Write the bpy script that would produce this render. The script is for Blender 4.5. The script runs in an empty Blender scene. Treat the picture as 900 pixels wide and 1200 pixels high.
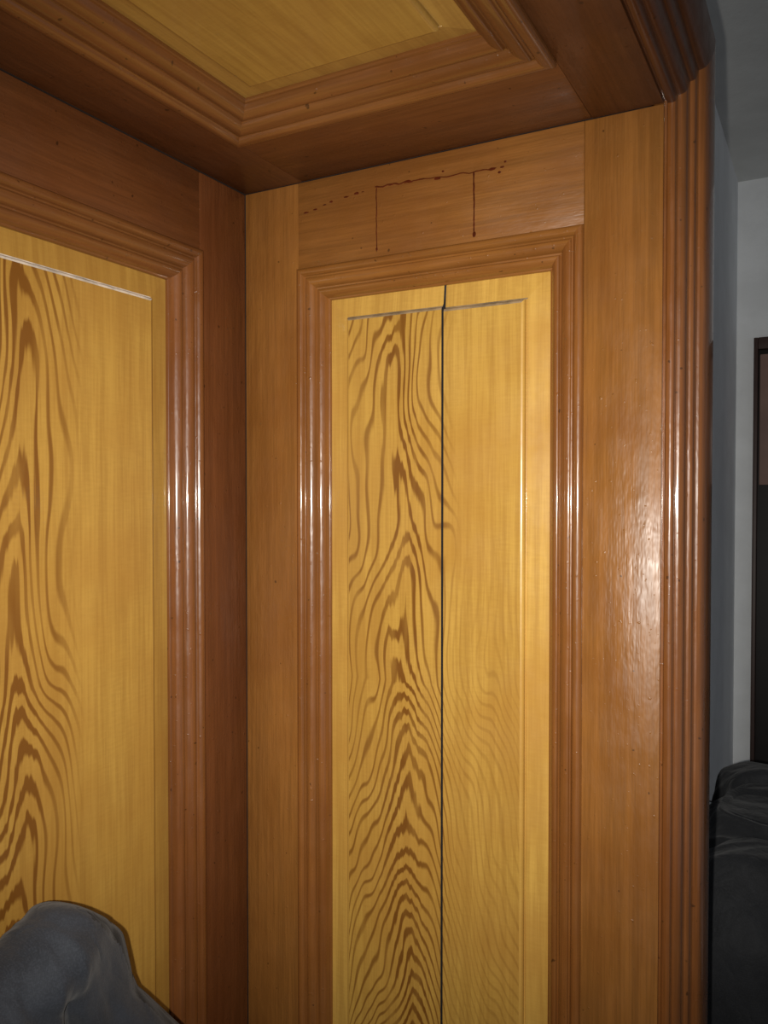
import bpy, bmesh, math, random
from mathutils import Vector, noise

scene = bpy.context.scene
scene.view_settings.view_transform = 'Standard'
CZ = 1.65
H = CZ + 0.455
XR = 0.609          # depth of the reveal
XW = 0.530          # room-side face of the wall
WOP = 1.50          # width of the opening

# ------------------------------------------------------------ node helpers
class NT:
    def __init__(s, name):
        s.mat = bpy.data.materials.new(name)
        s.mat.use_nodes = True
        s.nt = s.mat.node_tree
        s.b = s.nt.nodes['Principled BSDF']
    def n(s, t, **kw):
        x = s.nt.nodes.new(t)
        for k, v in kw.items():
            setattr(x, k, v)
        return x
    def l(s, a, b):
        s.nt.links.new(a, b)
    def put(s, sock, v):
        if isinstance(v, (int, float, tuple, list)):
            sock.default_value = v
        else:
            s.l(v, sock)
    def m(s, op, a, b=0.0, c=0.0):
        x = s.n('ShaderNodeMath', operation=op)
        s.put(x.inputs[0], a); s.put(x.inputs[1], b); s.put(x.inputs[2], c)
        return x.outputs[0]
    def vec(s, x, y, z):
        c = s.n('ShaderNodeCombineXYZ')
        s.put(c.inputs[0], x); s.put(c.inputs[1], y); s.put(c.inputs[2], z)
        return c.outputs[0]
    def noise(s, v, scale, detail=2.0, rough=0.5):
        x = s.n('ShaderNodeTexNoise')
        s.l(v, x.inputs['Vector'])
        x.inputs['Scale'].default_value = scale
        x.inputs['Detail'].default_value = detail
        x.inputs['Roughness'].default_value = rough
        return x.outputs['Fac']
    def smooth(s, v, lo, hi, a=0.0, b=1.0):
        x = s.n('ShaderNodeMapRange', interpolation_type='SMOOTHSTEP')
        s.put(x.inputs[0], v)
        s.put(x.inputs[1], lo); s.put(x.inputs[2], hi)
        s.put(x.inputs[3], a); s.put(x.inputs[4], b)
        return x.outputs[0]
    def mix(s, f, a, b):
        x = s.n('ShaderNodeMix', data_type='RGBA')
        s.put(x.inputs[0], f)
        s.put(x.inputs[6], a); s.put(x.inputs[7], b)
        return x.outputs[2]
    def coords(s):
        tc = s.n('ShaderNodeTexCoord')
        sp = s.n('ShaderNodeSeparateXYZ')
        s.l(tc.outputs['Object'], sp.inputs[0])
        return sp.outputs[0], sp.outputs[1], sp.outputs[2], tc.outputs['Object']
    def bump(s, h, strength, dist):
        x = s.n('ShaderNodeBump')
        x.inputs['Strength'].default_value = strength
        x.inputs['Distance'].default_value = dist
        s.l(h, x.inputs['Height'])
        s.l(x.outputs[0], s.b.inputs['Normal'])

def c4(r, g, b):
    return (r, g, b, 1.0)
def sc(c, k):
    return c4(*(min(1, v * k) for v in c[:3]))

def brown(name, base, along, coat=.06, rough=.40, bstr=.5, spec=.36, nib=.30):
    N = NT(name)
    x, y, z, o = N.coords()
    st = [1, 1, 1]; st['xyz'.index(along)] = 0.03
    v = N.vec(N.m('MULTIPLY', x, st[0]), N.m('MULTIPLY', y, st[1]), N.m('MULTIPLY', z, st[2]))
    n1 = N.noise(v, 380, 3, .6)
    n2 = N.noise(v, 90, 2, .5)
    n3 = N.noise(o, 6, 3, .6)
    st3 = [1, 1, 1]; st3['xyz'.index(along)] = 0.16
    v3 = N.vec(N.m('MULTIPLY', x, st3[0]), N.m('MULTIPLY', y, st3[1]), N.m('MULTIPLY', z, st3[2]))
    n5 = N.noise(v3, 30, 3, .6)
    f = N.m('ADD', N.m('MULTIPLY', n1, .5), N.m('MULTIPLY', n2, .5))
    col = N.mix(N.smooth(f, .36, .64), sc(base, .80), sc(base, 1.12))
    col = N.mix(N.smooth(n3, .35, .7, 0, .50), col, c4(base[0]*.72, base[1]*.62, base[2]*.6))
    col = N.mix(N.smooth(n5, .50, .72, 0, .40), col, c4(base[0]*.70, base[1]*.60, base[2]*.5))
    sp = N.noise(o, 120, 1, .4)
    col = N.mix(N.smooth(sp, .75, .79, 0, .8), col, sc(base, .25))
    N.l(col, N.b.inputs['Base Color'])
    r = N.smooth(N.noise(o, 16, 3, .6), .3, .7, rough - .08, rough + .10)
    N.l(r, N.b.inputs['Roughness'])
    N.b.inputs['Specular IOR Level'].default_value = spec
    N.b.inputs['Coat Weight'].default_value = coat
    N.b.inputs['Coat Roughness'].default_value = .09
    st2 = [1, 1, 1]; st2['xyz'.index(along)] = 0.35
    vb = N.vec(N.m('MULTIPLY', x, st2[0]), N.m('MULTIPLY', y, st2[1]), N.m('MULTIPLY', z, st2[2]))
    h = N.m('ADD', N.m('MULTIPLY', N.noise(vb, 50, 3, .6), 1.0), N.m('MULTIPLY', n1, .16))
    h = N.m('ADD', h, N.m('MULTIPLY', N.smooth(N.noise(o, 170, 1, .4), .69, .80), nib))
    N.bump(h, bstr, .0022)
    return N.mat

YEL = c4(.50, .295, .060)
LINE = c4(.180, .070, .011)
def yellow(name, h, vaxis, hc=0, K=80, A=34, up=.42, zk=-.28, m0=0, m1=0, fig=0.0, seed=0.0, base=YEL, wide=None,
           nmf=(24, 6.0), nma=3.0, nla=7.5, sway_a=.055, thick=0.0, nlf=(9, 3.0)):
    N = NT(name)
    x, y, z, o = N.coords()
    ax = {'x': x, 'y': y, 'z': z}
    hh = ax[h]; vv = ax[vaxis]
    if vaxis == 'z':
        vv = N.m('SUBTRACT', vv, CZ)
    v = N.vec(N.m('MULTIPLY', hh, 1), N.m('MULTIPLY', vv, .03), seed)
    n1 = N.noise(v, 300, 3, .6)
    n2 = N.noise(v, 60, 2, .5)
    vc = N.vec(N.m('MULTIPLY', hh, .18), vv, seed + 3)
    n3 = N.noise(vc, 330, 2, .5)
    f = N.m('ADD', N.m('MULTIPLY', n1, .42), N.m('ADD', N.m('MULTIPLY', n2, .45), N.m('MULTIPLY', n3, .13)))
    col = N.mix(N.smooth(f, .36, .64), c4(base[0]*.82, base[1]*.76, base[2]*.72), sc(base, 1.10))
    n4 = N.noise(o, 5, 3, .6)
    col = N.mix(N.smooth(n4, .36, .66, 0, .55), col, c4(base[0]*.80, base[1]*.66, base[2]*.6))
    if fig > 0:
        dh = N.m('SUBTRACT', hh, hc)
        vl = N.vec(N.m('MULTIPLY', hh, nlf[0]), N.m('MULTIPLY', vv, nlf[1]), seed + 7)
        nl = N.m('SUBTRACT', N.noise(vl, 1.0, 0, .5), .5)
        vm = N.vec(N.m('MULTIPLY', hh, nmf[0]), N.m('MULTIPLY', vv, nmf[1]), seed + 11)
        nm = N.m('SUBTRACT', N.noise(vm, 1.0, 1, .4), .5)
        vs = N.vec(N.m('MULTIPLY', hh, 210), N.m('MULTIPLY', vv, 12), seed + 1)
        ns = N.m('SUBTRACT', N.noise(vs, 1.0, 1, .5), .5)
        sway = N.m('SUBTRACT', N.noise(N.vec(seed, 0, N.m('MULTIPLY', vv, 3.6)), 1.0, 0, .5), .5)
        dh2 = N.m('ADD', dh, N.m('MULTIPLY', sway, sway_a))
        kh = N.m('MULTIPLY', dh2, K)
        arch = N.m('SQRT', N.m('ADD', N.m('MULTIPLY', kh, kh), .5))
        zlo = N.m('MINIMUM', vv, zk)
        zhi = N.m('MULTIPLY', N.m('MAXIMUM', N.m('SUBTRACT', vv, zk), 0.0), up)
        val = N.m('ADD', arch, N.m('MULTIPLY', N.m('ADD', zlo, zhi), A))
        val = N.m('ADD', val, N.m('MULTIPLY', nl, nla))
        val = N.m('ADD', val, N.m('MULTIPLY', nm, nma))
        near = N.smooth(N.m('ABSOLUTE', dh2), .006, .045, 1.0, 0.0)
        val = N.m('ADD', val, N.m('MULTIPLY', ns, N.m('ADD', N.m('MULTIPLY', near, .55), .05)))
        fr = N.m('FRACT', val)
        wid = N.m('SUBTRACT', N.smooth(nm, -.2, .2, .48, .58), N.m('MULTIPLY', near, .16))
        wid = N.m('SUBTRACT', wid, thick)
        d = N.m('MULTIPLY', N.smooth(fr, wid, N.m('ADD', wid, .20)), N.m('SUBTRACT', 1.0, N.smooth(fr, .82, .97)))
        ed = N.m('ADD', hh, N.m('MULTIPLY', nl, .04))
        mask = N.smooth(ed, m0, m1, 1.0, 0.0)
        if wide:
            mask = N.m('MAXIMUM', mask, N.m('MULTIPLY', wide, N.smooth(vv, .05, -.35)))
        fade = N.smooth(N.noise(N.vec(N.m('MULTIPLY', hh, 34), N.m('MULTIPLY', vv, 5), seed+20), 1.0, 2, .5), .28, .58, .50, 1.0)
        fade = N.m('MULTIPLY', fade, N.m('ADD', .84, N.m('MULTIPLY', near, .25)))
        fac = N.m('MULTIPLY', N.m('MULTIPLY', N.m('MULTIPLY', d, mask), fade), fig)
        fac = N.m('MINIMUM', fac, 1.0)
        col = N.mix(N.m('MULTIPLY', mask, .15), col, c4(base[0]*.78, base[1]*.66, base[2]*.5))
        col = N.mix(fac, col, LINE)
    N.l(col, N.b.inputs['Base Color'])
    r = N.smooth(N.noise(o, 14, 3, .6), .3, .7, .28, .44)
    N.l(r, N.b.inputs['Roughness'])
    N.b.inputs['Specular IOR Level'].default_value = .40
    N.b.inputs['Coat Weight'].default_value = .40
    N.b.inputs['Coat Roughness'].default_value = .10
    hgt = N.m('ADD', N.noise(o, 30, 2, .5), N.m('MULTIPLY', n1, .04))
    N.bump(hgt, .3, .0016)
    return N.mat

def plain(name, col, rough=.6, nscale=20, var=.12, bump=0.0, bscale=60, spec=.5, metal=0):
    N = NT(name)
    x, y, z, o = N.coords()
    n = N.noise(o, nscale, 4, .6)
    c = N.mix(N.smooth(n, .3, .7), sc(col, 1 - var), sc(col, 1 + var))
    N.l(c, N.b.inputs['Base Color'])
    N.b.inputs['Roughness'].default_value = rough
    N.b.inputs['Metallic'].default_value = metal
    N.b.inputs['Specular IOR Level'].default_value = spec
    if bump:
        N.bump(N.noise(o, bscale, 4, .6), bump, .003)
    return N.mat

# ------------------------------------------------------------ mesh helpers
def MR(a, b, d): return Vector((a, d, b))            # reveal side (plane y=0)
def ML(a, b, d): return Vector((-d, -a, b))          # door leaf (plane x=0)
def MS(a, b, d): return Vector((a, -b, H + d))       # soffit
def MO(a, b, d): return Vector((a, -WOP - d, b))     # opposite reveal

def finish(bm, name, mats, parent=None, sharp=0.6):
    bmesh.ops.recalc_face_normals(bm, faces=bm.faces)
    for f in bm.faces: f.smooth = True
    for e in bm.edges:
        if len(e.link_faces) == 2 and e.calc_face_angle(0) > sharp:
            e.smooth = False
    me = bpy.data.meshes.new(name)
    bm.to_mesh(me); bm.free()
    for m in mats: me.materials.append(m)
    ob = bpy.data.objects.new(name, me)
    scene.collection.objects.link(ob)
    if parent: ob.parent = parent
    return ob

def empty(name):
    e = bpy.data.objects.new(name, None)
    e.empty_display_size = .1
    scene.collection.objects.link(e)
    return e

def box(bm, M, a0, a1, b0, b1, d0, d1, bev=.0015, mi=0):
    tmp = bmesh.new()
    vs = [tmp.verts.new(M(a, b, d)) for a in (a0, a1) for b in (b0, b1) for d in (d0, d1)]
    for q in ((0,1,3,2),(4,6,7,5),(0,4,5,1),(2,3,7,6),(0,2,6,4),(1,5,7,3)):
        tmp.faces.new([vs[i] for i in q])
    if bev:
        bmesh.ops.bevel(tmp, geom=tmp.edges[:], offset=bev, segments=2, affect='EDGES', profile=.5)
    for f in tmp.faces: f.material_index = mi
    me = bpy.data.meshes.new('t'); tmp.to_mesh(me); tmp.free()
    bm.from_mesh(me); bpy.data.meshes.remove(me)

def catmull(pts, n=5):
    out = []
    for i in range(len(pts) - 1):
        p0 = pts[max(i-1, 0)]; p1 = pts[i]; p2 = pts[i+1]; p3 = pts[min(i+2, len(pts)-1)]
        for k in range(n):
            t = k / n
            out.append(tuple(.5*((2*p1[j]) + (-p0[j]+p2[j])*t + (2*p0[j]-5*p1[j]+4*p2[j]-p3[j])*t*t + (-p0[j]+3*p1[j]-3*p2[j]+p3[j])*t**3) for j in (0, 1)))
    out.append(pts[-1])
    return out

MOULD = [
    [(0, .001), (0, -.004)],
    [(0, -.004), (.0015, -.0070), (.005, -.0085), (.009, -.0078), (.0115, -.005)],
    [(.0115, -.005), (.0130, -.0020), (.0150, -.0022)],
    [(.0150, -.0022), (.0165, -.0042), (.022, -.0040), (.027, -.0005), (.0295, .0040)],
    [(.0295, .0040), (.0315, .0045)],
    [(.0315, .0045), (.033, .0018), (.037, .0020), (.042, .0065), (.0445, .013)],
    [(.0445, .013), (.047, .0145), (.047, .020)],
]

def mould(bm, M, rect, width=.047):
    """material 0 on the pieces running along b, material 1 along a"""
    a0, a1, b0, b1 = rect
    k = width / .047
    for curve in MOULD:
        pts = catmull(curve, 5) if len(curve) > 2 else curve
        corners = lambda w, d: [M(a0+w, b0+w, d), M(a1-w, b0+w, d), M(a1-w, b1-w, d), M(a0+w, b1-w, d)]
        for s in range(4):
            prev = None
            for (w, d) in pts:
                c = corners(w*k, d)
                cur = (bm.verts.new(c[s]), bm.verts.new(c[(s+1) % 4]))
                if prev:
                    f = bm.faces.new((prev[0], prev[1], cur[1], cur[0])); f.material_index = 1 if s in (0, 2) else 0
                prev = cur

def fielded(bm, M, rect, bw, left=True, right=True, bottom=True, top=True, base=.0185):
    """Sunk border, rounded step, raised central field; sides flagged False run straight out."""
    a0, a1, b0, b1 = rect
    curves = [
        ([(0, base), (bw*.84, base-.003)], 0),
        ([(bw*.84, base-.003), (bw*.87, base-.0015), (bw*.90, base-.002)], 2),
        ([(bw*.90, base-.002), (bw*.905, base-.006), (bw*.95, base-.0085), (bw*1.03, base-.0095)], 2),
    ]
    def cs(w, d):
        l = a0 + (w if left else 0); r = a1 - (w if right else 0)
        lo = b0 + (w if bottom else 0); hi = b1 - (w if top else 0)
        return [M(l, lo, d), M(r, lo, d), M(r, hi, d), M(l, hi, d)]
    flags = [bottom, right, top, left]
    for curve, mi in curves:
        pts = catmull(curve, 4) if len(curve) > 2 else curve
        for s in range(4):
            if not flags[s]: continue
            prev = None
            for (w, d) in pts:
                c = cs(w, d)
                cur = (bm.verts.new(c[s]), bm.verts.new(c[(s+1) % 4]))
                if prev:
                    f = bm.faces.new((prev[0], prev[1], cur[1], cur[0]))
                    f.material_index = (2 if (mi == 2 and s == 2) else 0)
                prev = cur
    q = cs(bw*1.03, base-.0095)
    f = bm.faces.new([bm.verts.new(p) for p in q]); f.material_index = 1
    c = [M(a0, b0, .034), M(a1, b0, .034), M(a1, b1, .034), M(a0, b1, .034)]
    for s in range(4):
        if not flags[s]:
            t = (s+1) % 4
            f = bm.faces.new([bm.verts.new(p) for p in (q[s], q[t], c[t], c[s])]); f.material_index = 3

# ------------------------------------------------------------ materials
m_right = brown('varnished_brown_reveal', c4(.255, .104, .023), 'z', .0, .35, .75, .40, .22)
m_right_h = brown('varnished_brown_reveal_rail', c4(.235, .094, .021), 'x')
m_right_m = brown('varnished_brown_reveal_moulding', c4(.235, .088, .020), 'z', .80, .33)
m_right_mh = brown('varnished_brown_reveal_moulding_head', c4(.250, .100, .022), 'x', .7, .33)
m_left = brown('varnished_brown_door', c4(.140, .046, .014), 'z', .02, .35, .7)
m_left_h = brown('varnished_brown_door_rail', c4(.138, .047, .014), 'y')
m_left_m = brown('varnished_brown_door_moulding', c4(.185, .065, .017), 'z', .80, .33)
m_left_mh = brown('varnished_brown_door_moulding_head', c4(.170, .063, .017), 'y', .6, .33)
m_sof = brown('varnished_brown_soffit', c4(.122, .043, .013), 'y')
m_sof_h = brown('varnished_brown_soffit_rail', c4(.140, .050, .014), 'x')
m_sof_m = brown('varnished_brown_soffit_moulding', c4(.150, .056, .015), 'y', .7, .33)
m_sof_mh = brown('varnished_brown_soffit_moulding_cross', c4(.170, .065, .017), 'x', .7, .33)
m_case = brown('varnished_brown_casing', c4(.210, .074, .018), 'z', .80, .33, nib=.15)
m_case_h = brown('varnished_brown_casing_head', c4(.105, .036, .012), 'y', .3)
y_border = yellow('grained_yellow_plain', 'x', 'z', base=c4(.56, .335, .072))
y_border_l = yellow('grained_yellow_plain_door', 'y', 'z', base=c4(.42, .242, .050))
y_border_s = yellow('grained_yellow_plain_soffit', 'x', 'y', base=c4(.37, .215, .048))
y_right = yellow('grained_yellow_reveal', 'x', 'z', hc=.266, K=94, A=33, up=.30, zk=-.26, m0=.318, m1=.350, fig=1.0, seed=2.0, wide=.34, nmf=(26, 7.0), nma=3.4)
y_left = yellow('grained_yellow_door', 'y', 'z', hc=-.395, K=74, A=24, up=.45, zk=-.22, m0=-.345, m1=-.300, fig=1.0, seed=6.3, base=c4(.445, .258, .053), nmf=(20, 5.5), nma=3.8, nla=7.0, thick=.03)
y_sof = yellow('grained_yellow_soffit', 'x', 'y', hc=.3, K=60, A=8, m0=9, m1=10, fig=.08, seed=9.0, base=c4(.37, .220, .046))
m_dark = plain('dark_gap', c4(.012, .010, .010), .9)
m_joint = plain('dark_joint_filler', c4(.020, .008, .004), .9)
m_gap = plain('board_gap', c4(.030, .024, .024), .9)
m_dust = plain('dusty_varnish', c4(.26, .18, .10), .8, 40, .35)
m_dust2 = plain('dusty_varnish_pale', c4(.62, .53, .44), .8, 40, .3)
m_white = plain('white_plaster', c4(.76, .78, .80), .9, 8, .05, .3, 80)
m_ceil = plain('ceiling_plaster', c4(.62, .63, .62), .9, 8, .05, .3, 80)
m_floor = plain('floor_boards', c4(.20, .12, .06), .5)

# ------------------------------------------------------------ reveals
zt = CZ + .329; zb = .20
def reveal(name, M, mats, crack):
    root = empty(name)
    bm = bmesh.new()
    box(bm, M, .0, .0965, 0, H-.0005, 0, .03, .0009)
    box(bm, M, .5165, XR, 0, H-.0005, 0, .03, .0009)
    finish(bm, 'stiles', [mats[0]], root)
    bm = bmesh.new()
    box(bm, M, .0965, .5163, zt-.001, H-.0005, .0001, .03, .0005)
    box(bm, M, .0965, .5163, 0, zb+.001, .0001, .03, .0005)
    finish(bm, 'rails', [mats[1]], root)
    bm = bmesh.new()
    mould(bm, M, (.0965, .5167, zb, zt), .046)
    finish(bm, 'panel_moulding', [m_right_m, m_right_mh], root)
    bm = bmesh.new()
    r = (.1425, .4707, zb+.046, zt-.046)
    g = .0016
    fielded(bm, M, (r[0], crack-g, r[2], r[3]), .033, right=False)
    fielded(bm, M, (crack+g, r[1], r[2], r[3]), .036, left=False)
    finish(bm, 'fielded_panel', [mats[2], mats[3], m_dust, m_gap], root)
    bm = bmesh.new()
    box(bm, M, 0, XR-.03, 0, H-.0005, .0302, .034, 0)
    finish(bm, 'panel_backing', [m_gap], root)
    bm = bmesh.new()
    box(bm, M, -.038, -.0002, 0, H-.0005, .0005, .034, 0)
    finish(bm, 'corner_joint', [m_joint], root)
    return root
rv = reveal('reveal_panelling', MR, (m_right, m_right_h, y_border, y_right), .3236)
reveal('reveal_panelling', MO, (m_right, m_right_h, y_border, y_right), .3236)

# varnish drips on the top rail
m_drip = plain('red_brown_varnish_drip', c4(.075, .013, .004), .25, 60, .3)
bm = bmesh.new()
def blob(cx, cz, rx, rz, th=.0008):
    n = 14; c = bm.verts.new((cx, -th, cz)); ring = []
    for i in range(n):
        a = 2*math.pi*i/n; k = 1.15 + .35*noise.noise(Vector((cx*90, cz*90, i*.9)))
        ring.append(bm.verts.new((cx+rx*k*math.cos(a), .0006, cz+rz*k*math.sin(a))))
    for i in range(n): bm.faces.new((c, ring[i], ring[(i+1) % n]))
def stroke(p, q, w, seg=24, jit=.0008):
    last = None
    for i in range(seg+1):
        t = i/seg
        x = p[0]+(q[0]-p[0])*t; z = p[1]+(q[1]-p[1])*t
        horiz = abs(q[0]-p[0]) > abs(q[1]-p[1])
        j = jit*noise.noise(Vector((t*9, p[0]*50, 2)))
        ww = w*(.65+.8*abs(noise.noise(Vector((t*14, p[0]*31, 5)))))
        if horiz: pts = [(x, z+j-ww), (x, z+j), (x, z+j+ww)]
        else: pts = [(x+j-ww, z), (x+j, z), (x+j+ww, z)]
        cur = [bm.verts.new((a, -.0009 if k == 1 else -.0001, b)) for k, (a, b) in enumerate(pts)]
        if last:
            for k in (0, 1): bm.faces.new((last[k], last[k+1], cur[k+1], cur[k]))
        last = cur
Z = lambda v: CZ + v
stroke((.225, Z(.426)), (.300, Z(.424)), .0013, jit=.002)
stroke((.292, Z(.424)), (.403, Z(.419)), .0010, jit=.003)
for cx, cz, rx, rz in ((.110,.410,.006,.0018),(.126,.412,.005,.0016),(.142,.416,.004,.0014),(.153,.4185,.004,.0022),(.178,.421,.006,.0015),(.195,.423,.0055,.0024),(.205,.4235,.003,.001),
                       (.250,.4255,.006,.0018),(.275,.425,.008,.0027),(.320,.421,.007,.0024),(.328,.429,.0025,.0018),(.397,.419,.007,.0027),(.411,.419,.004,.0016),(.407,.413,.003,.002),(.415,.425,.0025,.0018)):
    blob(cx, Z(cz), rx, rz)
stroke((.227, Z(.425)), (.2275, Z(.342)), .0010, jit=.0006)
blob(.2275, Z(.341), .0022, .0036)
stroke((.372, Z(.420)), (.3725, Z(.342)), .0012, jit=.0006)
blob(.3725, Z(.339), .0030, .0054)
finish(bm, 'varnish_drips', [m_drip], rv)

# ------------------------------------------------------------ door leaves (left)
zt2 = CZ + .344
def leaf(name, flip):
    root = empty(name)
    half = WOP/2
    def M(a, b, d):
        return ML(a if not flip else WOP - a, b, d)
    e = half - .001
    bm = bmesh.new()
    box(bm, M, .001, .1025, .01, H-.001, 0, .035)
    box(bm, M, .655, e, .01, H-.001, 0, .035)
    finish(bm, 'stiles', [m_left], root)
    bm = bmesh.new()
    box(bm, M, .103, .6545, zt2-.001, H-.001, .0006, .034, .001)
    box(bm, M, .103, .6545, .01, zb+.001, .0006, .034, .001)
    finish(bm, 'rails', [m_left_h], root)
    bm = bmesh.new()
    mould(bm, M, (.1025, .655, zb, zt2), .050)
    finish(bm, 'panel_moulding', [m_left_m, m_left_mh], root)
    bm = bmesh.new()
    fielded(bm, M, (.1525, .605, zb+.050, zt2-.050), .036)
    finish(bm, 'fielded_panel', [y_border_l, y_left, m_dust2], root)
    bm = bmesh.new()
    box(bm, M, .05, .70, .1, H-.05, .0352, .037, 0)
    finish(bm, 'panel_backing', [m_dark], root)
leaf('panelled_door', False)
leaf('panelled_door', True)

# ------------------------------------------------------------ soffit
root = empty('soffit_panelling')
bm = bmesh.new()
box(bm, MS, 0, .103, .000, WOP, 0, .03, .001)
box(bm, MS, .526, XR, .000, WOP, 0, .03, .001)
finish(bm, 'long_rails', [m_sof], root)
bm = bmesh.new()
box(bm, MS, .1035, .5255, .000, .150, .0005, .03, .001)
box(bm, MS, .1035, .5255, WOP-.150, WOP, .0005, .03, .001)
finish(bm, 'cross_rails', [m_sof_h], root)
bm = bmesh.new()
mould(bm, MS, (.103, .526, .149, WOP-.149), .062)
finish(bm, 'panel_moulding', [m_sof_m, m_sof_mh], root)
bm = bmesh.new()
fielded(bm, MS, (.165, .464, .211, WOP-.211), .034)
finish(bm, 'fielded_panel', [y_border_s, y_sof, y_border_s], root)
bm = bmesh.new()
box(bm, MS, -.038, XR-.02, -.034, -.0003, .0005, .031, 0)
box(bm, MS, -.038, XR-.02, WOP+.0003, WOP+.034, .0005, .031, 0)
box(bm, MS, -.038, -.0003, 0, WOP, .0005, .031, 0)
finish(bm, 'edge_joints', [m_joint], root)

# ------------------------------------------------------------ casing around the opening
CAS = [
    [(.5870, .000), (.5872, .005), (.5905, .005), (.5908, .001)],
    [(.5908, .001), (.5925, -.0015), (.5975, -.0025), (.6015, -.001), (.6025, .003)],
    [(.6025, .003), (.6027, .010), (.6045, .0105)],
    [(.6045, .0105), (.6085, .0115), (.6125, .016), (.6137, .024), (.6140, .034)],
    [(.6140, .034), (.6165, .0345)],
    [(.6165, .0345), (.6195, .037), (.6208, .043), (.6212, .055)],
    [(.6212, .055), (.6240, .0555)],
    [(.6240, .0555), (.6290, .059), (.6325, .068), (.6345, .082), (.6350, .100), (.6335, .118), (.629, .130), (.621, .134)],
    [(.621, .134), (.540, .135)],
]
CAS = [[(XR + (X-.587)*.9, d) for X, d in c] for c in CAS]
CAS[-1][-1] = (XW, .135)
root = empty('door_casing')
bmv = bmesh.new(); bmh = bmesh.new()
for ci, curve in enumerate(CAS):
    pts = catmull(curve, 5) if len(curve) > 2 and ci else curve
    for side in (0, 1, 2):
        prev = None
        for X, d in pts:
            if side == 0:
                a = Vector((X, d, 0)); b = Vector((X, d, H+d)); bm = bmv
            elif side == 1:
                a = Vector((X, d, H+d)); b = Vector((X, -WOP-d, H+d)); bm = bmh
            else:
                a = Vector((X, -WOP-d, H+d)); b = Vector((X, -WOP-d, 0)); bm = bmv
            cur = (bm.verts.new(a), bm.verts.new(b))
            if prev: bm.faces.new((prev[0], prev[1], cur[1], cur[0]))
            prev = cur
finish(bmv, 'jamb_mouldings', [m_case], root)
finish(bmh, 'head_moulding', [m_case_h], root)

# ------------------------------------------------------------ room shell
def wbox(name, x0, x1, y0, y1, z0, z1, mat, parent=None):
    bm = bmesh.new()
    box(bm, lambda a, b, d: Vector((a, b, d)), x0, x1, y0, y1, z0, z1, 0)
    return finish(bm, name, [mat], parent)
CE = 2.60
YF = 1.72
wbox('wall_back', -.15, XW, .035, YF, 0, CE, m_white)
wbox('wall_front', -.15, XW, -3.2, -WOP-.035, 0, CE, m_white)
wbox('wall_header', -.15, XW, -WOP-.035, .035, H+.032, CE, m_white)
wbox('light_block_behind_door', -.15, -.04, -WOP-.035, .035, 0, H+.032, m_dark)  # unseen dark blocker, added to stop world light leaking through the gaps
wbox('wall_far', -.15, 3.2, YF, YF+.15, 0, CE, m_white)
wbox('ceiling', -.15, 3.2, -3.2, YF+.15, CE, CE+.1, m_ceil)
wbox('floor', -.15, 3.2, -3.2, YF+.15, -.1, 0, m_floor)
wbox('baseboard_far', 1.55, 3.2, YF-.018, YF, 0, .09, m_white)

# far door
m_dd = plain('dark_door_wood', c4(.010, .007, .006), .5)
m_df = plain('dark_door_frame', c4(.040, .018, .013), .5)
m_gl = plain('glazing_brown_reflection', c4(.22, .135, .110), .35, 5, .2)  # brownish reflection on the glass, painted as the pane's base colour
root = empty('door_1')
MF = lambda a, b, d: Vector((a, YF - d, b))
bm = bmesh.new()
box(bm, MF, .580, .592, 0, 2.12, 0, .03, .002)
box(bm, MF, 1.42, 1.46, 0, 2.12, 0, .03, .002)
box(bm, MF, .592, 1.42, 2.085, 2.12, 0, .03, .002)
finish(bm, 'frame', [m_df], root)
bm = bmesh.new()
box(bm, MF, .592, 1.42, .005, 2.085, 0, .018, .002)
finish(bm, 'leaf', [m_dd], root)
bm = bmesh.new()
box(bm, MF, .597, 1.36, 1.68, 2.07, .018, .022, .002)
finish(bm, 'glazing', [m_gl], root)
bm = bmesh.new()
box(bm, MF, 1.36, 1.38, 1.0, 1.15, .018, .05, .004)
finish(bm, 'handle', [m_df], root)

# ------------------------------------------------------------ jackets
def loft(bm, secs, n=28, p=2.6):
    rings = []
    for c, u, v in secs:
        r = []
        for i in range(n):
            a = 2*math.pi*i/n
            ca, sa = math.cos(a), math.sin(a)
            r.append(bm.verts.new(c + u*math.copysign(abs(ca)**(2/p), ca) + v*math.copysign(abs(sa)**(2/p), sa)))
        rings.append(r)
    for i in range(len(rings)-1):
        for j in range(n):
            bm.faces.new((rings[i][j], rings[i][(j+1) % n], rings[i+1][(j+1) % n], rings[i+1][j]))
    bm.faces.new(rings[0][::-1]); bm.faces.new(rings[-1])

def tri(v):
    v = v - math.floor(v)
    return abs(v*2 - 1)

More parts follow.
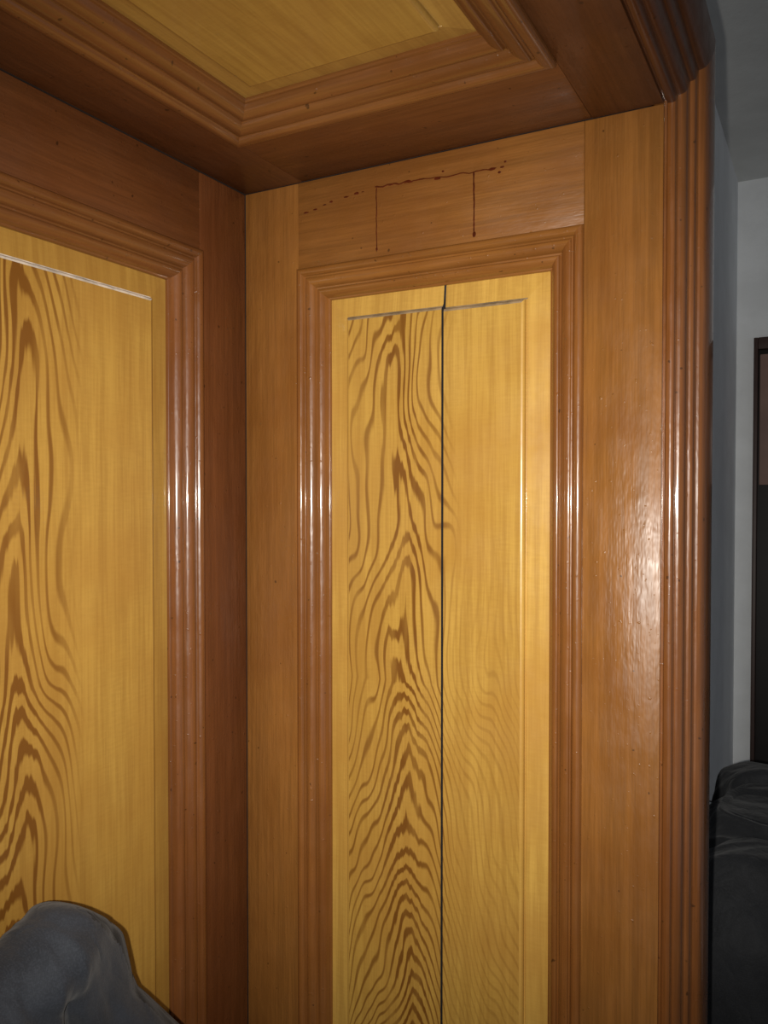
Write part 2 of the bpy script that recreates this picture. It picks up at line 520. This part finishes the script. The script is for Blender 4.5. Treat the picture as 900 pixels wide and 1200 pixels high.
def jacket(name, org, depth, cloth, trim_and_shadow, seed, top, sleeve, hw=.22, length=.72, amp=.012, neck=0.0, hook_dz=.10, fs=1.0, shadow_stripe=.8):
    """Jacket on a wall hook, facing +X; shoulders along Y. sleeve: (y out, z, radius across, radius deep)."""
    rnd = random.Random(int(seed*10))
    root = empty(name)
    x0 = org[0]; yc = org[1]
    xc = x0 + depth/2 + .004
    bm = bmesh.new()
    V = Vector
    hd = depth/2
    secs = []
    for z, w, dd in ((top-length, hw*.98, .95), (top-length+.05, hw*1.0, 1), (top-.45, hw*.95, 1), (top-.28, hw*.96, 1), (top-.15, hw*.99, .95),
                     (top-.09, hw*.98, .88), (top-.05, hw*.92, .74), (top-.022, hw*.74, .56), (top-.005+neck*.4, hw*.45, .44), (top+neck, hw*.30, .40)):
        secs.append((V((xc, yc, z)), V((0, w, 0)), V((hd*dd, 0, 0))))
    loft(bm, secs)
    for sgn in (-1, 1):
        ss = []
        for i, (yy, zz, rw, rd) in enumerate(sleeve):
            a = sleeve[max(i-1, 0)]; b = sleeve[min(i+1, len(sleeve)-1)]
            t = V((0, sgn*(b[0]-a[0]), b[1]-a[1])).normalized()
            u = V((1, 0, 0)).cross(t)
            ss.append((V((xc, yc+sgn*yy, top+zz)), u*rw, V((min(rd, hd*.95), 0, 0))))
        loft(bm, ss, 20, 2.1)
    bmesh.ops.recalc_face_normals(bm, faces=bm.faces)
    me = bpy.data.meshes.new('tmp'); bm.to_mesh(me); bm.free()
    ob = bpy.data.objects.new('tmp', me); scene.collection.objects.link(ob)
    md = ob.modifiers.new('r', 'REMESH'); md.mode = 'VOXEL'; md.voxel_size = .0042
    dg = bpy.context.evaluated_depsgraph_get()
    me2 = bpy.data.meshes.new_from_object(ob.evaluated_get(dg))
    bpy.data.objects.remove(ob)
    bm = bmesh.new(); bm.from_mesh(me2)
    for _ in range(20):
        bmesh.ops.smooth_vert(bm, verts=bm.verts, factor=.5, use_axis_x=True, use_axis_y=True, use_axis_z=True)
    bm.normal_update()
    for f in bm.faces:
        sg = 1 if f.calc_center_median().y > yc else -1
        f.material_index = 1 if (sg*f.normal.y*.86 + f.normal.z*.50) > shadow_stripe else 0  # black outer band: dark side panel with the flash shadow edge painted in
    # drag folds fanning out from each shoulder + a few broad flat facets of stiff cloth
    waves = []
    for i in range(3):
        ang = rnd.uniform(-.9, .9) + (math.pi/2 if i % 2 else .35)
        k = V((rnd.uniform(-.5, .5), math.cos(ang), math.sin(ang)*.8)).normalized()
        waves.append((k*(3.0, 4.2, 6.5)[i]*fs, rnd.random(), (1.6, 1.2, .6)[i]))
    new = []
    for v in bm.verts:
        p = v.co
        w = noise.noise_vector(p*4 + V((seed, 0, 0)))*.04
        q = p + w
        h = 0
        for i, (k, ph, a) in enumerate(waves):
            h += a*(tri(k.dot(q) + ph) - .5)
        sg = 1 if p.y > yc else -1
        dy = (q.y - (yc + sg*hw*.80))*sg; dz = q.z - (top + .02)
        rr = math.hypot(dy, dz)
        an = math.atan2(dy, -dz)
        fold = max(0.0, 1 - tri(an*1.5*fs + .7*noise.noise(V((rr*6, seed, an))) + .35)*1.5)
        h += .9*fold*min(1, rr*6)
        new.append(v.co + v.normal*(amp*(h - .25)))
    for v, o in zip(bm.verts, new):
        v.co = o
        v.co.x = max(v.co.x, x0 + .002)
    for _ in range(2):
        bmesh.ops.smooth_vert(bm, verts=bm.verts, factor=.5, use_axis_x=True, use_axis_y=True, use_axis_z=True)
    body = finish(bm, 'body_and_sleeves', [cloth, trim_and_shadow], root, 3)
    # folded collar
    bm = bmesh.new()
    n = 36; last = None
    for i in range(n+1):
        a = 2*math.pi*i/n
        k = 1 + .06*math.sin(5*a+seed)
        pr = [(.36, neck*.3-.02), (.42, neck-.008), (.38, neck+.006), (.32, neck+.004), (.27, neck-.02)]
        cur = [bm.verts.new((xc + hd*1.35*r*k*math.cos(a), yc + hw*1.15*r*k*math.sin(a), top+h)) for r, h in pr]
        if last:
            for j in range(len(pr)-1):
                bm.faces.new((last[j], last[j+1], cur[j+1], cur[j]))
        last = cur
    finish(bm, 'collar', [cloth], root, 1)
    # front zip
    bm = bmesh.new()
    prev = None
    for i in range(24):
        z = top - .03 - (length-.07)*i/23
        wv = .004*math.sin(i*.9)
        hit, loc, nor, idx = body.ray_cast(V((xc+1, yc+wv, z)), V((-1, 0, 0)))
        X = (loc.x if hit else xc+hd) + .002
        cur = [bm.verts.new((X - .003, yc+wv-.012, z)), bm.verts.new((X+.002, yc+wv-.004, z)), bm.verts.new((X+.002, yc+wv+.004, z)), bm.verts.new((X-.003, yc+wv+.012, z))]
        if prev:
            for j in range(3): bm.faces.new((prev[j], prev[j+1], cur[j+1], cur[j]))
        prev = cur
    finish(bm, 'front_zip', [trim_and_shadow], root, 1)
    # wall hook
    bm = bmesh.new()
    hz = top + hook_dz
    for (p, q, r) in ((V((x0-.002, yc, hz)), V((x0+.03, yc, hz)), .005), (V((x0+.03, yc, hz)), V((x0+.034, yc, hz+.02)), .005), (V((x0-.001, yc, hz)), V((x0+.004, yc, hz)), .012)):
        dv = q - p
        mm = dv.to_track_quat('Z', 'Y').to_matrix().to_4x4(); mm.translation = (p+q)/2
        bmesh.ops.create_cone(bm, cap_ends=True, segments=14, radius1=r, radius2=r, depth=dv.length, matrix=mm)
    finish(bm, 'wall_hook', [m_brass], root)
    # hanging loop
    bm = bmesh.new(); prev = None
    for i in range(9):
        t = i/8
        p = V((x0+.026+(xc-x0-.05)*t, yc, hz+.004+(top-.02-hz)*t))
        cur = [bm.verts.new(p+V((0, -.004, 0))), bm.verts.new(p+V((0, .004, 0)))]
        if prev: bm.faces.new((prev[0], prev[1], cur[1], cur[0]))
        prev = cur
    finish(bm, 'hanging_loop', [trim_and_shadow], root)
    return root

m_brass = plain('brass', c4(.7, .42, .12), .3, metal=1)
def cloth(name, col):
    N = NT(name)
    x, y, z, o = N.coords()
    n = N.noise(o, 14, 4, .65)
    # woven threads
    wv = N.m('MULTIPLY', N.m('SINE', N.m('MULTIPLY', N.m('ADD', y, N.m('MULTIPLY', z, .35)), 3200)), N.m('SINE', N.m('MULTIPLY', N.m('SUBTRACT', z, N.m('MULTIPLY', y, .35)), 3200)))
    fine = N.noise(o, 500, 2, .5)
    c = N.mix(N.smooth(n, .3, .7), sc(col, .75), sc(col, 1.15))
    c = N.mix(N.smooth(fine, .4, .7, 0, .35), c, sc(col, 1.8))
    c = N.mix(N.smooth(wv, -.3, .8, 0, .3), c, sc(col, .5))
    N.l(c, N.b.inputs['Base Color'])
    N.b.inputs['Roughness'].default_value = .72
    N.b.inputs['Specular IOR Level'].default_value = .22
    N.b.inputs['Sheen Weight'].default_value = .12
    # small wrinkles: ridged noise
    rn = N.m('ABSOLUTE', N.m('SUBTRACT', N.noise(N.vec(N.m('MULTIPLY', x, 1), N.m('ADD', y, N.m('MULTIPLY', z, .5)), N.m('MULTIPLY', z, .45)), 26, 2, .5), .5))
    N.bump(N.m('ADD', N.m('MULTIPLY', rn, 3.0), N.m('MULTIPLY', fine, .10)), .6, .004)
    return N.mat
g1 = cloth('grey_cloth', c4(.036, .040, .050)); g2 = cloth('charcoal_cloth', c4(.024, .025, .028)); tr = cloth('black_trim_and_shadow', c4(.004, .004, .005))
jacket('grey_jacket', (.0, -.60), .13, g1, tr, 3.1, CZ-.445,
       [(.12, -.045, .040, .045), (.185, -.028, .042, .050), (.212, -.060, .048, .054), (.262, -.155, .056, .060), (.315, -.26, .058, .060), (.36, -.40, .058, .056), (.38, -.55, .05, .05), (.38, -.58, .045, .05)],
       hw=.190, neck=.0, amp=.013, fs=1.3, shadow_stripe=.66)
jacket('charcoal_jacket', (XW, .66), .30, g2, tr, 8.4, CZ-.572,
       [(.15, -.05, .06, .08), (.21, -.060, .072, .11), (.245, -.14, .074, .13), (.26, -.30, .068, .12), (.265, -.45, .06, .10), (.27, -.62, .05, .08), (.27, -.65, .045, .08)],
       hw=.22, length=.8, amp=.016, neck=-.01, hook_dz=-.015, fs=.9, shadow_stripe=2)

# ------------------------------------------------------------ light
psi = math.radians(28.5)
fw = Vector((-math.sin(psi), math.cos(psi), 0)); rt = Vector((math.cos(psi), math.sin(psi), 0))
cam_loc = Vector((.782, -1.0, CZ))
wd = bpy.data.worlds.new('world'); scene.world = wd; wd.use_nodes = True
wd.node_tree.nodes['Background'].inputs[0].default_value = (.88, .93, 1, 1)
wd.node_tree.nodes['Background'].inputs[1].default_value = .20
ld = bpy.data.lights.new('phone_flash', 'SPOT'); ld.energy = 68; ld.shadow_soft_size = .006; ld.color = (1, .96, .88)
ld.spot_size = math.radians(92); ld.spot_blend = 1.0
lo = bpy.data.objects.new('phone_flash', ld); scene.collection.objects.link(lo)
lo.location = cam_loc - rt*.035 + Vector((0, 0, -.012)) - fw*.005
lo.rotation_euler = (math.radians(90-1.2), 0, psi)

# ------------------------------------------------------------ camera
cd = bpy.data.cameras.new('camera')
cd.sensor_fit = 'VERTICAL'; cd.sensor_height = 24; cd.lens = 24*960/1200
cd.clip_start = .02
cam = bpy.data.objects.new('camera', cd); scene.collection.objects.link(cam)
cam.location = cam_loc
cam.rotation_euler = (math.radians(90-1.2), 0, psi)
scene.camera = cam
